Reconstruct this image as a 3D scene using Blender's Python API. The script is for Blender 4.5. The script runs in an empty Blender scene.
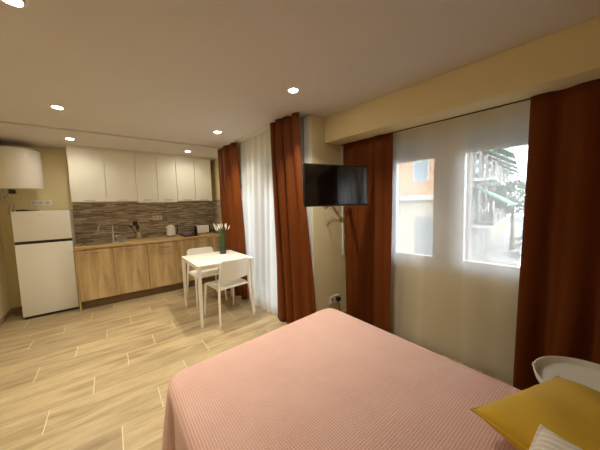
import bpy, bmesh, math, random
from mathutils import Vector, Matrix
random.seed(7)
PI = math.pi
scn = bpy.context.scene
COL = scn.collection
K = 0.0856                       # the street-side walls run slightly off square

# ------------------------------------------------------------ materials
def newmat(name):
    m = bpy.data.materials.new(name); m.use_nodes = True
    nt = m.node_tree; nt.nodes.clear()
    out = nt.nodes.new('ShaderNodeOutputMaterial')
    return m, nt, out
def nd(nt, t, **kw):
    n = nt.nodes.new(t)
    for k, v in kw.items():
        if k in n.inputs: n.inputs[k].default_value = v
        else: setattr(n, k, v)
    return n
def mat(name, col, rough=.5, metal=0., noise=0., nscale=8., bump=0., bscale=60., coat=0., spec=.5, emit=None, es=0., sheen=0., stretch=(1, 1, 1)):
    m, nt, out = newmat(name)
    p = nd(nt, 'ShaderNodeBsdfPrincipled')
    p.inputs['Base Color'].default_value = (*col, 1)
    p.inputs['Roughness'].default_value = rough
    p.inputs['Metallic'].default_value = metal
    p.inputs['Specular IOR Level'].default_value = spec
    p.inputs['Coat Weight'].default_value = coat
    p.inputs['Sheen Weight'].default_value = sheen
    if emit:
        p.inputs['Emission Color'].default_value = (*emit, 1); p.inputs['Emission Strength'].default_value = es
    tc = nd(nt, 'ShaderNodeTexCoord'); mp = nd(nt, 'ShaderNodeMapping'); mp.inputs['Scale'].default_value = stretch
    nt.links.new(tc.outputs['Object'], mp.inputs['Vector'])
    if noise:
        n = nd(nt, 'ShaderNodeTexNoise', Scale=nscale, Detail=4.)
        nt.links.new(mp.outputs[0], n.inputs['Vector'])
        r = nd(nt, 'ShaderNodeValToRGB')
        a, b = 1 - noise, 1 + noise
        r.color_ramp.elements[0].color = (*[min(1, c * a) for c in col], 1); r.color_ramp.elements[0].position = .3
        r.color_ramp.elements[1].color = (*[min(1, c * b) for c in col], 1); r.color_ramp.elements[1].position = .7
        nt.links.new(n.outputs['Fac'], r.inputs['Fac']); nt.links.new(r.outputs['Color'], p.inputs['Base Color'])
    if bump:
        n2 = nd(nt, 'ShaderNodeTexNoise', Scale=bscale, Detail=3.)
        nt.links.new(mp.outputs[0], n2.inputs['Vector'])
        bp = nd(nt, 'ShaderNodeBump', Strength=bump, Distance=.01)
        nt.links.new(n2.outputs['Fac'], bp.inputs['Height']); nt.links.new(bp.outputs['Normal'], p.inputs['Normal'])
    nt.links.new(p.outputs[0], out.inputs['Surface'])
    return m
def math_(nt, op, a, b=None):
    n = nt.nodes.new('ShaderNodeMath'); n.operation = op
    for i, v in enumerate((a, b)):
        if v is None: continue
        if isinstance(v, (int, float)): n.inputs[i].default_value = v
        else: nt.links.new(v, n.inputs[i])
    return n.outputs[0]
def mixc(nt, fac, a, b, mode='MIX'):
    n = nt.nodes.new('ShaderNodeMix'); n.data_type = 'RGBA'; n.blend_type = mode
    for i, v in ((0, fac), (6, a), (7, b)):
        if isinstance(v, (int, float)): n.inputs[i].default_value = v
        elif isinstance(v, tuple): n.inputs[i].default_value = (*v, 1)
        else: nt.links.new(v, n.inputs[i])
    return n.outputs[2]

def floor_mat():
    m, nt, out = newmat('floor_tile'); p = nd(nt, 'ShaderNodeBsdfPrincipled', Roughness=.42)
    tc = nd(nt, 'ShaderNodeTexCoord'); sp = nd(nt, 'ShaderNodeSeparateXYZ'); nt.links.new(tc.outputs['Object'], sp.inputs[0])
    x, y = sp.outputs['X'], sp.outputs['Y']
    v = math_(nt, 'DIVIDE', math_(nt, 'SUBTRACT', y, 1.93 - 2.475 * 4), .2475)
    row = math_(nt, 'FLOOR', v); fv = math_(nt, 'FRACT', v)
    u = math_(nt, 'DIVIDE', math_(nt, 'SUBTRACT', math_(nt, 'SUBTRACT', x, .205 - 8.85 - .24 * 40), math_(nt, 'MULTIPLY', row, .24)), .885)
    iu = math_(nt, 'FLOOR', u); fu = math_(nt, 'FRACT', u)
    ev = math_(nt, 'MULTIPLY', math_(nt, 'MINIMUM', fv, math_(nt, 'SUBTRACT', 1., fv)), .2475)
    eu = math_(nt, 'MULTIPLY', math_(nt, 'MINIMUM', fu, math_(nt, 'SUBTRACT', 1., fu)), .885)
    g = math_(nt, 'MAXIMUM', math_(nt, 'MULTIPLY', math_(nt, 'LESS_THAN', ev, .0020), .5), math_(nt, 'LESS_THAN', eu, .0028))
    cb = nd(nt, 'ShaderNodeCombineXYZ'); nt.links.new(iu, cb.inputs[0]); nt.links.new(row, cb.inputs[1])
    wn = nd(nt, 'ShaderNodeTexWhiteNoise', noise_dimensions='2D'); nt.links.new(cb.outputs[0], wn.inputs['Vector'])
    # grain stretched along the plank, shifted per plank
    off = nd(nt, 'ShaderNodeCombineXYZ')
    nt.links.new(math_(nt, 'ADD', math_(nt, 'MULTIPLY', x, 1.3), math_(nt, 'MULTIPLY', wn.outputs['Value'], 37.)), off.inputs[0])
    nt.links.new(math_(nt, 'MULTIPLY', y, 9.), off.inputs[1]); nt.links.new(math_(nt, 'MULTIPLY', wn.outputs['Value'], 11.), off.inputs[2])
    n1 = nd(nt, 'ShaderNodeTexNoise', Scale=1.6, Detail=6., Distortion=.6); nt.links.new(off.outputs[0], n1.inputs['Vector'])
    n2 = nd(nt, 'ShaderNodeTexNoise', Scale=9., Detail=5.); nt.links.new(off.outputs[0], n2.inputs['Vector'])
    r = nd(nt, 'ShaderNodeValToRGB'); nt.links.new(n1.outputs['Fac'], r.inputs['Fac'])
    e = r.color_ramp.elements; e[0].position = .28; e[0].color = (.25, .175, .095, 1); e[1].position = .72; e[1].color = (.48, .375, .225, 1)
    k = e.new(.5); k.color = (.40, .305, .18, 1)
    c = mixc(nt, .25, r.outputs['Color'], n2.outputs['Fac'], 'OVERLAY')
    tint = mixc(nt, wn.outputs['Value'], (.86, .83, .80), (1.12, 1.12, 1.08))
    c = mixc(nt, 1., c, tint, 'MULTIPLY')
    c = mixc(nt, g, c, (.66, .58, .43))
    nt.links.new(c, p.inputs['Base Color'])
    bp = nd(nt, 'ShaderNodeBump', Strength=.3, Distance=.004)
    nt.links.new(math_(nt, 'SUBTRACT', math_(nt, 'MULTIPLY', n2.outputs['Fac'], .15), g), bp.inputs['Height']); nt.links.new(bp.outputs[0], p.inputs['Normal'])
    nt.links.new(p.outputs[0], out.inputs[0]); return m

def wood_mat(name, a, b, c3, axis='Z', rough=.45):
    m, nt, out = newmat(name); p = nd(nt, 'ShaderNodeBsdfPrincipled', Roughness=rough)
    tc = nd(nt, 'ShaderNodeTexCoord'); mp = nd(nt, 'ShaderNodeMapping')
    mp.inputs['Scale'].default_value = {'Z': (9, 9, .9), 'X': (.9, 9, 9), 'Y': (9, .9, 9)}[axis]
    nt.links.new(tc.outputs['Object'], mp.inputs[0])
    n = nd(nt, 'ShaderNodeTexNoise', Scale=1.5, Detail=6., Distortion=.8); nt.links.new(mp.outputs[0], n.inputs['Vector'])
    n2 = nd(nt, 'ShaderNodeTexNoise', Scale=14., Detail=3.); nt.links.new(mp.outputs[0], n2.inputs['Vector'])
    r = nd(nt, 'ShaderNodeValToRGB'); nt.links.new(n.outputs['Fac'], r.inputs['Fac'])
    e = r.color_ramp.elements; e[0].position = .3; e[0].color = (*a, 1); e[1].position = .7; e[1].color = (*c3, 1); k = e.new(.5); k.color = (*b, 1)
    c = mixc(nt, .2, r.outputs['Color'], n2.outputs['Fac'], 'OVERLAY')
    nt.links.new(c, p.inputs['Base Color']); nt.links.new(p.outputs[0], out.inputs[0]); return m

def splash_mat():
    m, nt, out = newmat('slate_mosaic'); p = nd(nt, 'ShaderNodeBsdfPrincipled', Roughness=.4)
    tc = nd(nt, 'ShaderNodeTexCoord'); sp = nd(nt, 'ShaderNodeSeparateXYZ'); nt.links.new(tc.outputs['Object'], sp.inputs[0])
    xx = math_(nt, 'ADD', sp.outputs['X'], sp.outputs['Y'])
    v = math_(nt, 'DIVIDE', sp.outputs['Z'], .0165); row = math_(nt, 'FLOOR', v); fv = math_(nt, 'FRACT', v)
    w1 = nd(nt, 'ShaderNodeTexWhiteNoise', noise_dimensions='1D'); nt.links.new(row, w1.inputs['W'])
    u = math_(nt, 'DIVIDE', math_(nt, 'ADD', xx, math_(nt, 'MULTIPLY', w1.outputs['Value'], 3.)), .15)
    iu = math_(nt, 'FLOOR', u); fu = math_(nt, 'FRACT', u)
    cb = nd(nt, 'ShaderNodeCombineXYZ'); nt.links.new(iu, cb.inputs[0]); nt.links.new(row, cb.inputs[1])
    wn = nd(nt, 'ShaderNodeTexWhiteNoise', noise_dimensions='2D'); nt.links.new(cb.outputs[0], wn.inputs['Vector'])
    r = nd(nt, 'ShaderNodeValToRGB'); nt.links.new(wn.outputs['Value'], r.inputs['Fac'])
    e = r.color_ramp.elements; e[0].position = 0; e[0].color = (.25, .20, .15, 1); e[1].position = 1; e[1].color = (.76, .68, .55, 1)
    for pos, cc in ((.3, (.36, .30, .23)), (.55, (.50, .43, .34)), (.8, (.64, .56, .44))): k = e.new(pos); k.color = (*cc, 1)
    mp = nd(nt, 'ShaderNodeMapping'); mp.inputs['Scale'].default_value = (8, 8, 60); nt.links.new(tc.outputs['Object'], mp.inputs[0])
    n = nd(nt, 'ShaderNodeTexNoise', Scale=1., Detail=4.); nt.links.new(mp.outputs[0], n.inputs['Vector'])
    c = mixc(nt, .5, r.outputs['Color'], n.outputs['Fac'], 'OVERLAY')
    g = math_(nt, 'MAXIMUM', math_(nt, 'LESS_THAN', fv, .1), math_(nt, 'LESS_THAN', fu, .012))
    c = mixc(nt, g, c, (.10, .08, .06)); nt.links.new(c, p.inputs['Base Color'])
    bp = nd(nt, 'ShaderNodeBump', Strength=.6, Distance=.004)
    nt.links.new(math_(nt, 'SUBTRACT', wn.outputs['Value'], g), bp.inputs['Height']); nt.links.new(bp.outputs[0], p.inputs['Normal'])
    nt.links.new(p.outputs[0], out.inputs[0]); return m

def waffle_mat():
    m, nt, out = newmat('pink_waffle'); p = nd(nt, 'ShaderNodeBsdfPrincipled', Roughness=.9)
    p.inputs['Sheen Weight'].default_value = .15
    uv = nd(nt, 'ShaderNodeUVMap'); uv.uv_map = 'UVMap'
    sp = nd(nt, 'ShaderNodeSeparateXYZ'); nt.links.new(uv.outputs[0], sp.inputs[0])
    f = 2 * PI / .0105
    sx = math_(nt, 'ABSOLUTE', math_(nt, 'SINE', math_(nt, 'MULTIPLY', sp.outputs['X'], f / 2)))
    sy = math_(nt, 'ABSOLUTE', math_(nt, 'SINE', math_(nt, 'MULTIPLY', sp.outputs['Y'], f / 2)))
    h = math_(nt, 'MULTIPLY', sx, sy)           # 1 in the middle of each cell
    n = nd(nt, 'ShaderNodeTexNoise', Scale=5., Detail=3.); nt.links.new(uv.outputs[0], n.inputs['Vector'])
    c = mixc(nt, h, (.76, .48, .41), (.54, .315, .26))  # two-tone pink; recess shade of the cells is painted into the darker tone
    c = mixc(nt, .12, c, n.outputs['Fac'], 'OVERLAY')
    nt.links.new(c, p.inputs['Base Color'])
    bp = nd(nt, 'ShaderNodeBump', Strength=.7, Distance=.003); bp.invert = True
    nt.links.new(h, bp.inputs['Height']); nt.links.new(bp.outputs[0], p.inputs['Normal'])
    nt.links.new(p.outputs[0], out.inputs[0]); return m

def sheer_mat(name, clear):
    m, nt, out = newmat(name)
    d = nd(nt, 'ShaderNodeBsdfDiffuse'); d.inputs[0].default_value = (.86, .86, .86, 1)
    t = nd(nt, 'ShaderNodeBsdfTranslucent'); t.inputs[0].default_value = (.88, .88, .88, 1)
    tr = nd(nt, 'ShaderNodeBsdfTransparent'); tr.inputs[0].default_value = (1, 1, 1, 1)
    a = nd(nt, 'ShaderNodeMixShader'); a.inputs[0].default_value = .5
    nt.links.new(d.outputs[0], a.inputs[1]); nt.links.new(t.outputs[0], a.inputs[2])
    lw = nd(nt, 'ShaderNodeLayerWeight', Blend=.5)      # 1 edge-on: the weave closes up
    f = math_(nt, 'ADD', math_(nt, 'MULTIPLY', lw.outputs['Facing'], .3), 1 - clear)
    f = math_(nt, 'MINIMUM', f, .97)
    b = nd(nt, 'ShaderNodeMixShader'); nt.links.new(f, b.inputs[0]); nt.links.new(tr.outputs[0], b.inputs[1]); nt.links.new(a.outputs[0], b.inputs[2])
    nt.links.new(b.outputs[0], out.inputs[0]); return m
def curtain_mat():
    m, nt, out = newmat('rust_curtain_cloth')
    p = nd(nt, 'ShaderNodeBsdfPrincipled', Roughness=.55); p.inputs['Specular IOR Level'].default_value = .15
    tc = nd(nt, 'ShaderNodeTexCoord'); mp = nd(nt, 'ShaderNodeMapping'); mp.inputs['Scale'].default_value = (300, 300, 40)
    nt.links.new(tc.outputs['Object'], mp.inputs[0])
    n = nd(nt, 'ShaderNodeTexNoise', Scale=1., Detail=2.); nt.links.new(mp.outputs[0], n.inputs['Vector'])
    c = mixc(nt, n.outputs['Fac'], (.125, .030, .0045), (.185, .048, .008)); nt.links.new(c, p.inputs['Base Color'])
    t = nd(nt, 'ShaderNodeBsdfTranslucent'); t.inputs[0].default_value = (.22, .04, .008, 1)
    a = nd(nt, 'ShaderNodeMixShader'); a.inputs[0].default_value = .06
    nt.links.new(p.outputs[0], a.inputs[1]); nt.links.new(t.outputs[0], a.inputs[2]); nt.links.new(a.outputs[0], out.inputs[0]); return m
def glass_mat():
    m, nt, out = newmat('window_glass')
    tr = nd(nt, 'ShaderNodeBsdfTransparent'); tr.inputs[0].default_value = (.93, .96, .95, 1)
    g = nd(nt, 'ShaderNodeBsdfGlossy', Roughness=.01); fr = nd(nt, 'ShaderNodeFresnel', IOR=1.45)
    a = nd(nt, 'ShaderNodeMixShader'); nt.links.new(fr.outputs[0], a.inputs[0]); nt.links.new(tr.outputs[0], a.inputs[1]); nt.links.new(g.outputs[0], a.inputs[2])
    nt.links.new(a.outputs[0], out.inputs[0]); return m
def facade_mat(name, col, col2):
    m, nt, out = newmat(name); p = nd(nt, 'ShaderNodeBsdfPrincipled', Roughness=.9)
    tc = nd(nt, 'ShaderNodeTexCoord'); n = nd(nt, 'ShaderNodeTexNoise', Scale=.6, Detail=5.); nt.links.new(tc.outputs['Object'], n.inputs['Vector'])
    c = mixc(nt, n.outputs['Fac'], col, col2); nt.links.new(c, p.inputs['Base Color']); nt.links.new(p.outputs[0], out.inputs[0]); return m

M = {}
M['paint'] = mat('cream_wall_paint', (.80, .71, .45), .85, noise=.03, nscale=1.5, bump=.06, bscale=90)
M['ceil'] = mat('ceiling_paint', (.66, .63, .615), .9, noise=.015, nscale=2, bump=.03, bscale=120)
M['floor'] = floor_mat()
M['skirt'] = wood_mat('skirting_tile', (.30, .21, .13), (.42, .32, .21), (.5, .39, .27), 'Y')
M['white'] = mat('white_lacquer', (.80, .77, .70), .3)
M['cabwhite'] = mat('cabinet_white', (.82, .80, .72), .38)
M['fridge'] = mat('fridge_enamel', (.82, .80, .75), .35, bump=.03, bscale=300)
M['enamel'] = mat('heater_enamel', (.85, .83, .78), .12, coat=.4)
M['plastic'] = mat('white_plastic', (.82, .79, .72), .4)
M['black'] = mat('black_plastic', (.012, .012, .012), .35)
M['dark'] = mat('dark_rubber', (.03, .028, .025), .7)
M['steel'] = mat('brushed_steel', (.62, .58, .52), .3, metal=1., noise=.05, nscale=40, stretch=(1, 20, 1))
M['plinth'] = wood_mat('shaded_plinth_board', (.12, .075, .035), (.17, .11, .055), (.22, .15, .08), 'X')  # dark brown: the shadow band under the doors is put into the wood colour
M['handle'] = mat('handle_metal', (.34, .30, .25), .45, metal=.8)
M['chrome'] = mat('chrome', (.8, .78, .74), .12, metal=1.)
M['oak'] = wood_mat('oak_cabinet', (.35, .225, .10), (.50, .35, .17), (.60, .44, .235), 'Z')
M['oakx'] = wood_mat('oak_worktop', (.42, .25, .10), (.56, .37, .17), (.66, .46, .24), 'X', .35)
M['splash'] = splash_mat()
M['table'] = mat('table_white', (.84, .81, .74), .3, coat=.15)
M['chair'] = mat('chair_white', (.84, .81, .73), .4)
M['curtain'] = curtain_mat()
M['sheer'] = sheer_mat('sheer_voile', .55)
M['sheer2'] = sheer_mat('sheer_voile_balcony', .36)
M['glass'] = glass_mat()
M['upvc'] = mat('white_upvc', (.80, .80, .79), .35)
M['shutter'] = mat('roller_shutter_slats', (.60, .55, .47), .5)
M['waffle'] = waffle_mat()
M['mustard'] = mat('mustard_velvet', (.56, .35, .012), .75, noise=.06, nscale=9, sheen=.12, bump=.05, bscale=30)
M['cream'] = mat('cream_striped_cotton', (.80, .72, .58), .8, noise=.03, nscale=10)
M['mattress'] = mat('mattress_ticking', (.78, .76, .72), .9)
M['bedwood'] = mat('bed_base_fabric', (.30, .28, .26), .9)
M['tray'] = mat('powder_coated_tray', (.82, .82, .78), .45)
M['screen'] = mat('tv_screen_glass', (.004, .004, .005), .10, spec=.9, coat=1.)
M['pot'] = mat('dark_green_pot', (.015, .03, .018), .35)
M['grass'] = mat('grass_blades', (.05, .11, .03), .6, noise=.3, nscale=30)
M['blossom'] = mat('white_blossom', (.85, .82, .75), .8)
M['lens'] = mat('lamp_lens', (1, .95, .85), .5, emit=(1, .9, .72), es=120)
M['hob'] = mat('hob_glass', (.012, .012, .013), .12)
M['leaf'] = mat('tree_leaves', (.05, .115, .05), .8, noise=.35, nscale=3)
M['bark'] = mat('tree_bark', (.12, .09, .06), .9, noise=.2)
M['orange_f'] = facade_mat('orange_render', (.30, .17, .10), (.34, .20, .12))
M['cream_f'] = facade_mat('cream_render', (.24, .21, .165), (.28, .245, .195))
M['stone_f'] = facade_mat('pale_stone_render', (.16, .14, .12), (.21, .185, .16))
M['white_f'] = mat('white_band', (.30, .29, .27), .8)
M['pane_f'] = mat('far_window_glass', (.10, .13, .15), .15)
M['door_f'] = mat('grey_roller_door', (.13, .135, .14), .6)
M['awning'] = mat('green_awning', (.02, .17, .11), .8)
M['awning_w'] = mat('white_awning', (.4, .39, .36), .8)
M['asphalt'] = mat('asphalt', (.06, .06, .063), .9, noise=.12, nscale=1.2)
M['kerb'] = mat('kerb_stone', (.25, .24, .23), .9, noise=.08, nscale=2)
M['carw'] = mat('car_paint_white', (.78, .79, .80), .25, coat=.5)
M['cars'] = mat('car_paint_silver', (.38, .41, .45), .3, metal=.5, coat=.5)
M['carb'] = mat('car_paint_blue', (.07, .12, .22), .3, coat=.5)
M['tile_b'] = mat('balcony_tile', (.5, .46, .42), .7, noise=.1)
M['iron'] = mat('balcony_iron', (.30, .29, .27), .5, metal=.4)

# ------------------------------------------------------------ object helpers
def link(name, bm, m, parent=None, smooth=False, loc=None):
    me = bpy.data.meshes.new(name)
    bmesh.ops.recalc_face_normals(bm, faces=bm.faces[:])
    bm.to_mesh(me); bm.free()
    ms = m if isinstance(m, (list, tuple)) else [m]
    for k in ms: me.materials.append(k)
    if smooth:
        for p in me.polygons: p.use_smooth = True
        if smooth == 'auto':
            me.set_sharp_from_angle(angle=math.radians(40))
    o = bpy.data.objects.new(name, me); COL.objects.link(o)
    if parent is not None: o.parent = parent
    if loc is not None: o.location = loc
    return o
def thing(name, label, cat, loc=(0, 0, 0), rz=0., group=None):
    o = bpy.data.objects.new(name, None); COL.objects.link(o); o.empty_display_size = .1
    o.location = loc; o.rotation_euler = (0, 0, rz); o['label'] = label; o['category'] = cat
    if group: o['group'] = group
    return o
def tag(o, label, cat, group=None, kind=None):
    o['label'] = label; o['category'] = cat
    if group: o['group'] = group
    if kind: o['kind'] = kind
    return o
def struct(name, bm, m, smooth=False):
    o = link(name, bm, m, None, smooth); o['kind'] = 'structure'; return o
def dup(root, loc, rz, label, group=None):
    r = root.copy(); COL.objects.link(r); r.location = loc; r.rotation_euler = (0, 0, rz); r['label'] = label
    if group: r['group'] = group
    for ch in list(root.children):
        c = ch.copy(); COL.objects.link(c); c.parent = r
        for g in ch.children:
            d = g.copy(); COL.objects.link(d); d.parent = c
    return r
def B(): return bmesh.new()
def box(bm, x0, x1, y0, y1, z0, z1, bev=0., seg=2):
    v = [bm.verts.new((x, y, z)) for z in (z0, z1) for x, y in ((x0, y0), (x1, y0), (x1, y1), (x0, y1))]
    fs = [bm.faces.new([v[i] for i in q]) for q in ((3, 2, 1, 0), (4, 5, 6, 7), (0, 1, 5, 4), (1, 2, 6, 5), (2, 3, 7, 6), (3, 0, 4, 7))]
    if bev:
        ed = list({e for f in fs for e in f.edges})
        bmesh.ops.bevel(bm, geom=ed, offset=bev, segments=seg, affect='EDGES', profile=.5)
    return bm
def boxw(bm, xa, xb, y0, y1, z0, z1, bev=0., k=K):       # a box whose long faces follow the skewed street-side walls
    v = [bm.verts.new((x - k * y, y, z)) for z in (z0, z1) for x, y in ((xa, y0), (xb, y0), (xb, y1), (xa, y1))]
    fs = [bm.faces.new([v[i] for i in q]) for q in ((3, 2, 1, 0), (4, 5, 6, 7), (0, 1, 5, 4), (1, 2, 6, 5), (2, 3, 7, 6), (3, 0, 4, 7))]
    if bev:
        ed = list({e for f in fs for e in f.edges})
        bmesh.ops.bevel(bm, geom=ed, offset=bev, segments=2, affect='EDGES', profile=.5)
    return bm
def prism(bm, pts, z0, z1):
    a = [bm.verts.new((x, y, z0)) for x, y in pts]; b = [bm.verts.new((x, y, z1)) for x, y in pts]
    n = len(pts); bm.faces.new(a[::-1]); bm.faces.new(b)
    for i in range(n): bm.faces.new((a[i], a[(i + 1) % n], b[(i + 1) % n], b[i]))
    return bm
def tube(bm, pts, r, n=10, caps=True):
    pts = [Vector(p) for p in pts]; rs = r if isinstance(r, (list, tuple)) else [r] * len(pts)
    rings = []; up = None
    for i, p in enumerate(pts):
        t = (pts[min(i + 1, len(pts) - 1)] - pts[max(i - 1, 0)]).normalized()
        if up is None:
            up = Vector((0, 0, 1)) if abs(t.z) < .9 else Vector((1, 0, 0))
        a = t.cross(up).normalized(); b = a.cross(t).normalized(); up = b
        rings.append([bm.verts.new(p + (a * math.cos(2 * PI * k / n) + b * math.sin(2 * PI * k / n)) * rs[i]) for k in range(n)])
    for i in range(len(rings) - 1):
        for k in range(n): bm.faces.new((rings[i][k], rings[i][(k + 1) % n], rings[i + 1][(k + 1) % n], rings[i + 1][k]))
    if caps: bm.faces.new(rings[0][::-1]); bm.faces.new(rings[-1])
    return bm
def lathe(bm, prof, n=32, c=(0, 0, 0)):
    rings = []
    for r, z in prof:
        if r < 1e-5: rings.append([bm.verts.new((c[0], c[1], c[2] + z))])
        else: rings.append([bm.verts.new((c[0] + r * math.cos(2 * PI * k / n), c[1] + r * math.sin(2 * PI * k / n), c[2] + z)) for k in range(n)])
    for a, b in zip(rings, rings[1:]):
        for k in range(n):
            k2 = (k + 1) % n
            q = [a[k % len(a)], a[k2 % len(a)], b[k2 % len(b)], b[k % len(b)]]
            q = list(dict.fromkeys(q))
            if len(q) > 2: bm.faces.new(q)
    return bm
def rslab(bm, w, d, z0, z1, r, bev=.004, cx=0, cy=0, n=6, dish=0.):    # slab with rounded corners
    pts = []
    for sx, sy, a0 in ((1, 1, 0), (-1, 1, 90), (-1, -1, 180), (1, -1, 270)):
        for i in range(n + 1):
            a = math.radians(a0 + 90 * i / n)
            pts.append((cx + sx * (w / 2 - r) + r * math.cos(a), cy + sy * (d / 2 - r) + r * math.sin(a)))
    a = [bm.verts.new((x, y, z0)) for x, y in pts]; b = [bm.verts.new((x, y, z1)) for x, y in pts]
    N = len(pts); f0 = bm.faces.new(a[::-1]); f1 = bm.faces.new(b)
    for i in range(N): bm.faces.new((a[i], a[(i + 1) % N], b[(i + 1) % N], b[i]))
    if bev: bmesh.ops.bevel(bm, geom=list(f0.edges) + list(f1.edges), offset=bev, segments=2, affect='EDGES')
    return bm

# ------------------------------------------------------------ the room
ZC, ZS = 2.374, 2.354
YB, YF, XL, YT = 5.18, -1.10, -1.20, 2.07        # kitchen wall, wall behind the camera, left wall, wall with the television
KB = .0257
XB, XW = 1.825, 2.51                               # balcony-door wall and window wall (offset at y = 0)
def xb(y, o=0.): return XB + o - KB * y
def boxb(*a, **k): return boxw(*a, k=KB, **k)
def xw(y, o=0.): return XW + o - K * y
room = [(XL, YF), (xw(YF), YF), (xw(YT), YT), (xb(YT), YT), (xb(YB), YB), (XL, YB)]
big = [(XL - .15, YF - .15), (xw(YF) + .2, YF - .15), (xw(YT) + .2, YT + .15), (xb(YT) + .2, YT + .15), (xb(YB) + .2, YB + .15), (XL - .15, YB + .15)]
struct('floor', prism(B(), room, -.12, 0.), M['floor'])
EY = 3.99
struct('ceiling', prism(B(), big, ZC, ZC + .2), M['ceil'])
struct('wall_left', box(B(), XL - .15, XL, YF - .15, YB + .15, -.12, ZC + .1), M['paint'])
struct('wall_back', box(B(), XL, xb(YB), YB, YB + .15, -.12, ZC + .1), M['paint'])
struct('wall_front', box(B(), XL, xw(YF) + .2, YF - .15, YF, -.12, ZC + .1), M['paint'])
D0, D1, DZ = 2.19, 3.75, 2.16                     # balcony door opening
bm = B()
boxb(bm, XB, XB + .2, D1, YB + .15, -.12, ZC + .1); boxb(bm, XB, XB + .2, YT + .15, D0, -.12, ZC + .1); boxb(bm, XB, XB + .2, D0, D1, DZ, ZC + .1)
struct('wall_right', bm, M['paint'])
bm = prism(B(), [(xb(YT), YT), (xw(YT) + .2, YT), (xw(YT) + .2, YT + .15), (xb(YT + .15), YT + .15)], -.12, ZC + .1)
struct('wall_television_side', bm, M['paint'])
W0, W1, WZ0, WZ1 = -.02, 1.575, .77, 2.06         # window opening
bm = B()
boxw(bm, XW, XW + .2, YF, W0, -.12, ZC + .1); boxw(bm, XW, XW + .2, W1, YT, -.12, ZC + .1)
boxw(bm, XW, XW + .2, W0, W1, -.12, WZ0); boxw(bm, XW, XW + .2, W0, W1, WZ1, ZC + .1)
struct('wall_window_side', bm, M['paint'])
struct('trim_1', boxw(B(), 2.150, XW, YF, YT, 2.103, ZC, .004), M['paint'])       # beam above the window curtains
struct('trim_2', prism(B(), [(XL, EY), (xb(EY), EY), (xb(YB), YB), (XL, YB)], ZS, ZC + .001), M['ceil'])      # dropped ceiling over the kitchen
bm = B(); box(bm, -.45, xb(YB), YB - .008, YB, .90, 1.56); boxb(bm, XB - .008, XB, 4.52, YB - .008, .90, 1.56)
struct('trim_3', bm, M['splash'])
struct('baseboard_left', box(B(), XL, XL + .012, YF, YB, 0, .075, .002), M['skirt'])
struct('baseboard_back', box(B(), XL + .012, -.45, YB - .012, YB, 0, .075, .002), M['skirt'])
bm = B(); prism(bm, [(xb(YT), YT - .012), (xw(YT), YT - .012), (xw(YT), YT), (xb(YT), YT)], 0, .075)
struct('baseboard_right', bm, M['skirt'])
struct('trim_4', boxb(B(), XB - .02, XB, YT + .012, YT + .10, 0, ZC - .01, .003), M['upvc'])    # white casing beside the balcony door

# window
w = link('window_1', boxw(boxw(boxw(boxw(B(), XW + .05, XW + .12, W0, W0 + .06, WZ0, WZ1), XW + .05, XW + .12, W1 - .06, W1, WZ0, WZ1), XW + .05, XW + .12, W0, W1, WZ0, WZ0 + .05), XW + .05, XW + .12, W0, W1, WZ1 - .05, WZ1), M['upvc'])
w['kind'] = 'structure'
def sash(parent, y0, y1, z0, z1, g0, g1, gz0, gz1, xo=.035):
    bm = B()
    boxw(bm, XW + xo, XW + xo + .055, y0, g0, z0, z1, .004); boxw(bm, XW + xo, XW + xo + .055, g1, y1, z0, z1, .004)
    boxw(bm, XW + xo, XW + xo + .055, g0, g1, z0, gz0, .004); boxw(bm, XW + xo, XW + xo + .055, g0, g1, gz1, z1, .004)
    s = link('sash', bm, M['upvc'], parent)
    link('pane', boxw(B(), XW + xo + .022, XW + xo + .030, g0 - .005, g1 + .005, gz0 - .005, gz1 + .005), M['glass'], s)
    return s
sash(w, .985, 1.555, .79, 2.04, 1.10, 1.475, .875, 1.99)
s2 = sash(w, .0, .985, .79, 2.04, .09, .85, .875, 1.99)
bm = B(); boxw(bm, XW + .022, XW + .035, 0.95, .975, 1.28, 1.34, .003); boxw(bm, XW + .005, XW + .022, .955, .97, 1.30, 1.43, .004)
link('handle', bm, M['plastic'], s2)
bm = B(); z = 1.83
while z < 2.02:
    boxw(bm, XW + .135, XW + .150, W0 + .01, W1 - .01, z, z + .042, .004); z += .0415
link('roller_shutter', bm, M['shutter'], w)
link('sill', boxw(B(), XW + .03, XW + .22, W0 + .002, W1 - .002, WZ0, WZ0 + .012, .002), M['upvc'], w)
# balcony door
d = link('door_1', boxb(boxb(boxb(B(), XB + .05, XB + .12, D0, D0 + .06, 0, DZ), XB + .05, XB + .12, D1 - .06, D1, 0, DZ), XB + .05, XB + .12, D0, D1, DZ - .06, DZ), M['upvc'])
d['kind'] = 'structure'
ym = (D0 + D1) / 2
for y0, y1 in ((D0 + .03, ym), (ym, D1 - .03)):
    bm = B(); g0, g1 = y0 + .06, y1 - .06
    boxb(bm, XB + .04, XB + .095, y0, g0, .02, DZ - .03, .004); boxb(bm, XB + .04, XB + .095, g1, y1, .02, DZ - .03, .004)
    boxb(bm, XB + .04, XB + .095, g0, g1, .02, .14, .004); boxb(bm, XB + .04, XB + .095, g0, g1, DZ - .12, DZ - .03, .004)
    s = link('door_leaf', bm, M['upvc'], d)
    link('pane', boxb(B(), XB + .063, XB + .071, g0 - .005, g1 + .005, .135, DZ - .115), M['glass'], s)
bm = B(); z = 1.72
while z < 2.12:
    boxb(bm, XB + .135, XB + .150, D0 + .01, D1 - .01, z, z + .042, .004); z += .0415
link('roller_shutter', bm, M['shutter'], d)

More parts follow.
